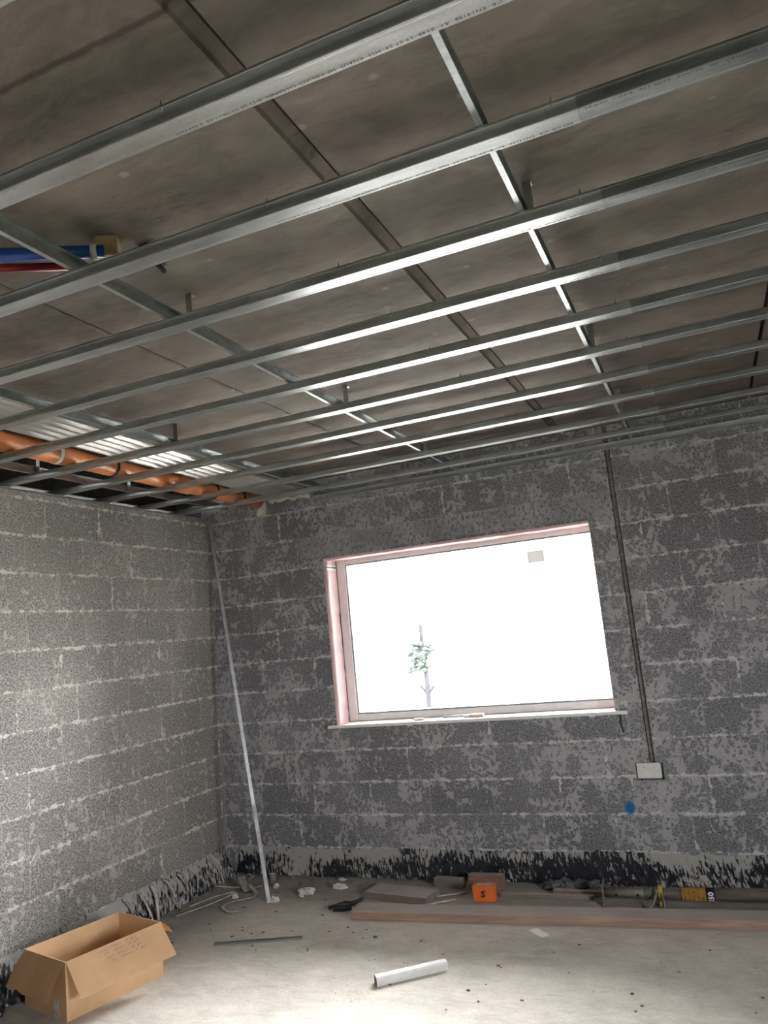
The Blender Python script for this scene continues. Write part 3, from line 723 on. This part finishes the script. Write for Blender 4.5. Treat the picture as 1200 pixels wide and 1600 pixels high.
# orange box
ob = thing('orange_box', 'small orange carton marked with a black S beside the timber offcuts', 'small box', (2.045, -.405, FZ), .10)
bm = B(); box(bm, (0, 0, .0), (.135, .065, .092), .002); link('carton', bm, M_ORANGE, ob)
bm = B(); box(bm, (.028, .010, .0922), (.118, .052, .0930)); l_ = link('top_label', bm, M_PLSTRIP, ob); l_['label'] = 'grey label on the top'
tb = text_bm('S', .052, .0003, .1, 1, .0022)
for v in tb.verts: v.co = Vector((.048+v.co.x*1.15, -.0008+v.co.z, .028+v.co.y))
link('marker_letter', tb, M_INK, ob)

# steel prop
PX, PY, PZ = 2.825, -.345, .110
pr = thing('steel_prop', 'adjustable steel prop with a yellow collar lying along the window wall', 'steel prop', (PX, PY, FZ), .045)
pz = .063
bm = B(); box(bm, (-.005, -.060, .0), (.003, .060, .124), .002); link('base_plate', bm, M_STEELD, pr)
bm = B(); tube(bm, [(.003, 0, pz), (.34, 0, pz)], .0265, 24)
link('inner_tube', bm, M_STEELD, pr, True)
for xx in (.07, .19):
    bm = B(); tube(bm, [(xx, -.0272, pz-.005), (xx, -.026, pz-.005)], .008, 12); link('pin_hole', bm, M_BLACK, pr)
# threaded sleeve
path = []; rr = []
for i in range(78): path.append((.225+i*.0026, 0, pz)); rr.append(.0335 if (i//2) % 2 else .0290)
bm = B(); tube(bm, path, rr, 24); link('thread', bm, M_STEELD, pr)
bm = B(); tube(bm, [(.425, 0, pz), (2.6, 0, pz)], .0345, 28); link('outer_tube', bm, M_STEELD, pr, True)
bm = B(); tube(bm, [(.300, 0, pz), (.304, 0, pz), (.322, 0, pz), (.326, 0, pz)], [.040, .046, .046, .040], 20)
box(bm, (.302, -.03, pz-.062), (.324, .03, pz+.030), .006); cl = link('collar_nut', bm, M_YEL, pr)
bm = B(); tube(bm, [(.300, -.046, pz+.038), (.290, -.060, pz+.010), (.272, -.085, pz-.028), (.245, -.105, pz-.055), (.235, -.105, pz-.070)], .0065, 10); hd = link('handle', bm, M_STEELD, cl, True)
bm = B(); tube(bm, [(.316, -.040, pz+.01), (.330, -.072, pz-.02), (.330, -.088, pz-.072)], .0065, 10); link('handle', bm, M_STEELD, cl, True)
bm = B(); tube(bm, [(.326, -.040, pz-.02), (.342, -.058, pz-.030), (.344, -.066, pz-.066)], .005, 10); link('handle', bm, M_STEELD, cl, True)
def wrap(x0, x1, r, a0, a1, mat, name, n=12):
    bm = B(); Rr = []
    for i in range(n+1):
        a = a0+(a1-a0)*i/n
        Rr.append([bm.verts.new((x, -r*math.cos(a), pz+r*math.sin(a))) for x in (x0, x1)])
    for i in range(n): bm.faces.new((Rr[i][0], Rr[i][1], Rr[i+1][1], Rr[i+1][0]))
    bmesh.ops.solidify(bm, geom=bm.faces[:], thickness=.0004); return link(name, bm, mat, pr, True)
lo = wrap(.428, .553, .0352, -1.1, 1.5, M_LABEL_O, 'sticker'); lo['label'] = 'worn orange sticker'
lb = wrap(.554, .600, .0352, -1.1, 1.5, M_LABEL_B, 'sticker'); lb['label'] = 'dark blue sticker numbered 350'
def wraptext(s_, size, xc, astart, mat, par, off=.0):
    tb = text_bm(s_, size, 0, 0, 1.0, off)
    for v in tb.verts:
        a = astart+v.co.x/.036; v.co = Vector((xc-v.co.y, -.0362*math.cos(a), pz+.0362*math.sin(a)))
    return link('lettering', tb, mat, par)
wraptext('350', .040, .592, -1.05, M_PAPER, lb, .0015)
for i, (s_, z_) in enumerate((('PROP No.3', .014), ('MAX LOAD', .013), ('SIZE 3', .022), ('TYPE', .014), ('kN', .024))):
    wraptext(s_, z_, .448+i*.024, -.95+.1*(i % 2), M_INK, lo)
# dusty plastic heap behind the prop
bm = B()
for q in range(5): lump(bm, (.06*q, .01*math.sin(q*2), .022), (.055, .035, .032+.008*(q % 2)), 20+q, .6, 3, 2.0, .021)
o = link('crumpled_film', bm, simple('dusty_grey_film', (.12, .12, .13), .55, 0, .5, 20, .4), None, True); o.location = (2.48, -.13, FZ); tag(o, 'crumpled grey plastic film heaped behind the battens at the wall foot', 'plastic film')

# pale trunking offcut
tk = thing('trunking_offcut', 'short length of white plastic trunking lying alone on the open floor', 'trunking', (1.905, -1.560, FZ), math.atan2(.228, .277))
bm = B(); P = [(.0, .0)] + [(.001+.0*k, .0) for k in range(0)]
pr_ = [(0, 0), (0, .030), (.004, .038), (.012, .041), (.038, .041), (.046, .038), (.050, .030), (.050, 0)]
extrude_poly(bm, thick(pr_, -.0022), 'x', 0, .365); link('trunking_profile', bm, M_WHITEP, tk)
# steel strip, card
st_ = thing('steel_strip', 'thin grey steel channel strip lying on the floor right of the cardboard box', 'steel strip', (.742, -1.258, FZ), math.atan2(.162, .484))
bm = B(); extrude_poly(bm, thick([(0, .010), (0, 0), (.024, 0), (.024, .012)], .001), 'x', 0, .515); link('strip_profile', bm, M_GALV_P, st_)
bm = B(); box(bm, (-.062, -.026, 0), (.062, .026, .0015)); o = link('paper_card', bm, M_PAPER); o.location = (2.535, -.815, FZ+.0005); o.rotation_euler[2] = -.75; tag(o, 'small white card lying on the floor in front of the long plank', 'card')
# foam lumps etc.
for i, (x, y, s, lab) in enumerate(((.880, -.385, (.062, .040, .026), 'largest cream foam lump on the floor right of the leaning angle'), (1.062, -.262, (.048, .026, .020), 'cream foam scrap beside the corner of the wide grey offcut'), (.728, -.555, (.026, .022, .022), 'small pale foam lump against the foot of the leaning angle'),
                                   (.862, -.440, (.018, .014, .012), 'tiny cream foam crumb touching the largest foam lump'), (.585, -.300, (.020, .013, .020), 'small pale lump behind the foot of the leaning angle'), (.395, -.520, (.022, .018, .016), 'pale foam crumb among the plastic strips in the corner'), (1.00, -.10, (.03, .012, .010), 'flat pale scrap at the foot of the window wall'))):
    bm = B(); lump(bm, (0, 0, s[2]*.6), s, i*3.1, .6, 3, 1.7, s[2]*.6); o = link('foam_lump', bm, M_FOAM, None, False); o.location = (x, y, FZ); tag(o, lab, 'foam lump', 'foam scraps on the floor')
bm = B(); tube(bm, [(0, 0, 0), (0, 0, .045)], .024, 20, False); bmesh.ops.solidify(bm, geom=bm.faces[:], thickness=.002); o = link('pipe_ring', bm, M_WHITEP, None, True); o.location = (.465, -.150, FZ+.001); tag(o, 'short white plastic ring standing by the corner behind the leaning angle', 'plastic ring')
def strip(path, wd, label, mat=M_PLSTRIP, tw=None):
    bm = B(); ribbon(bm, path, wd, .0015, tw); o = link('plastic_strip', bm, mat, None, True); tag(o, label, 'plastic strip', 'plastic strips on the floor'); return o
def curve(pts, n=8):
    pts = [Vector(p) for p in pts]; out = []
    for i in range(len(pts)-1):
        a, b, c, d = pts[max(i-1, 0)], pts[i], pts[i+1], pts[min(i+2, len(pts)-1)]
        for k in range(n):
            t_ = k/n; out.append(.5*((2*b)+(c-a)*t_+(2*a-5*b+4*c-d)*t_**2+(3*b-a-3*c+d)*t_**3))
    out.append(pts[-1]); return out
z_ = FZ+.012
strip(curve([(.16, -.42, z_+.03), (.28, -.40, z_+.02), (.40, -.33, z_), (.47, -.30, z_)]), .034, 'flat grey plastic strip in the corner of the two walls')
strip(curve([(.40, -.36, z_+.03), (.50, -.43, z_), (.53, -.52, z_), (.44, -.60, z_), (.42, -.70, z_), (.52, -.78, z_), (.60, -.76, z_)]), .022, 'pale wavy plastic strip in the corner behind the leaning angle', M_PLSTRIP)
strip(curve([(.22, -.78, z_+.02), (.30, -.62, z_+.03), (.38, -.50, z_+.02), (.30, -.66, z_), (.20, -.90, z_)]), .026, 'looped grey plastic strip lying beside the left wall')
strip(curve([(.30, -.30, z_+.06), (.36, -.36, z_+.03), (.43, -.42, z_+.005)]), .05, 'short wide plastic strip curling up in the corner')
strip(curve([(1.72, -.36, z_-.006), (1.83, -.33, z_-.004), (1.95, -.25, z_-.006)]), .03, 'flat grey strip between the wide offcut and the orange box', M_PLSTRIP)
strip(curve([(1.70, -.55, z_-.006), (1.82, -.47, z_-.002), (1.92, -.38, z_-.006)]), .045, 'flat pale strip tucked behind the long plank near the orange box', M_PLSTRIP)
for q, pth in enumerate(([(0, 0, .012), (.05, .03, .02), (.10, .05, .015), (.15, .09, .03)], [(-.03, -.04, .012), (.03, -.02, .024), (.09, .02, .018)], [(.02, -.07, .012), (.08, -.05, .012), (.13, -.045, .02)])):
    bm = B(); tube(bm, curve(pth), .011, 8)
    o = link('cable_scrap', bm, M_BLACK, None, True); o.location = (1.20, -.60, FZ); tag(o, 'short black cable scrap at the left end of the long plank', 'cable', 'black cable scraps by the long plank')
# crumbs
bm = B()
for q in range(260):
    x = random.uniform(.2, 4.6); y = -abs(random.gauss(0, 1.0))-.08
    if y < -3.4 or (x < .95 and -2.4 < y < -1.3) or (x > 1.2 and y > -.85): continue
    s = random.uniform(.003, .008)*(1.5 if random.random() < .08 else 1)
    lump(bm, (x, y, FZ+s*.4), (s*random.uniform(.8, 1.8), s, s*.55), q, .5, 1, 1.7)
o = link('floor_crumbs', bm, simple('rubble_crumbs', (.20, .18, .165), .9, 0, .6, 3)); tag(o, 'scattered rubble crumbs on the concrete floor', 'rubble', None, 'stuff')
bm = B()
for q in range(170):
    x, y = (random.uniform(.08, 3.9), -.05-abs(random.gauss(0, .10))) if q % 2 else (.10+abs(random.gauss(0, .12)), random.uniform(-3.4, -.1))
    if x < .75 and -2.35 < y < -1.4: continue
    if x > 1.25 and y < -.08: continue
    s = random.uniform(.006, .018); lump(bm, (x, y, FZ+s*.35), (s*1.3, s, s*.7), q+400, .6, 1, 1.5)
o = link('mortar_rubble', bm, simple('mortar_rubble_grey', (.17, .16, .15), .95, 0, .4, 5)); tag(o, 'small mortar rubble along the foot of the walls', 'rubble', None, 'stuff')

# outside, seen faintly through the glass
tr = thing('young_tree', 'slim young tree outside the window, bleached by the daylight', 'tree', (-2.05, 10.2, -.15))
bm = B(); tube(bm, [(0, 0, 0), (.02, 0, .8), (-.02, .02, 1.4), (0, 0, 2.0)], [.06, .05, .05, .04], 10)
tube(bm, [(0, 0, .55), (-.14, 0, .72)], .03, 8); tube(bm, [(0, 0, .5), (.16, 0, .70)], .03, 8); link('trunk', bm, simple('grey_bark', (.017, .017, .020), 1.0, spec=0), tr)
bm = B()
for q in range(46):
    a = random.uniform(0, 2*PI); r_ = random.uniform(0, .30); lump(bm, (-.08+r_*math.cos(a), r_*math.sin(a)*.6, 1.35+random.uniform(-.32, .30)), (.075, .06, .05), q, .6, 2)
link('foliage', bm, simple('pale_leaves', (.025, .030, .0275), 1.0, spec=0), tr)
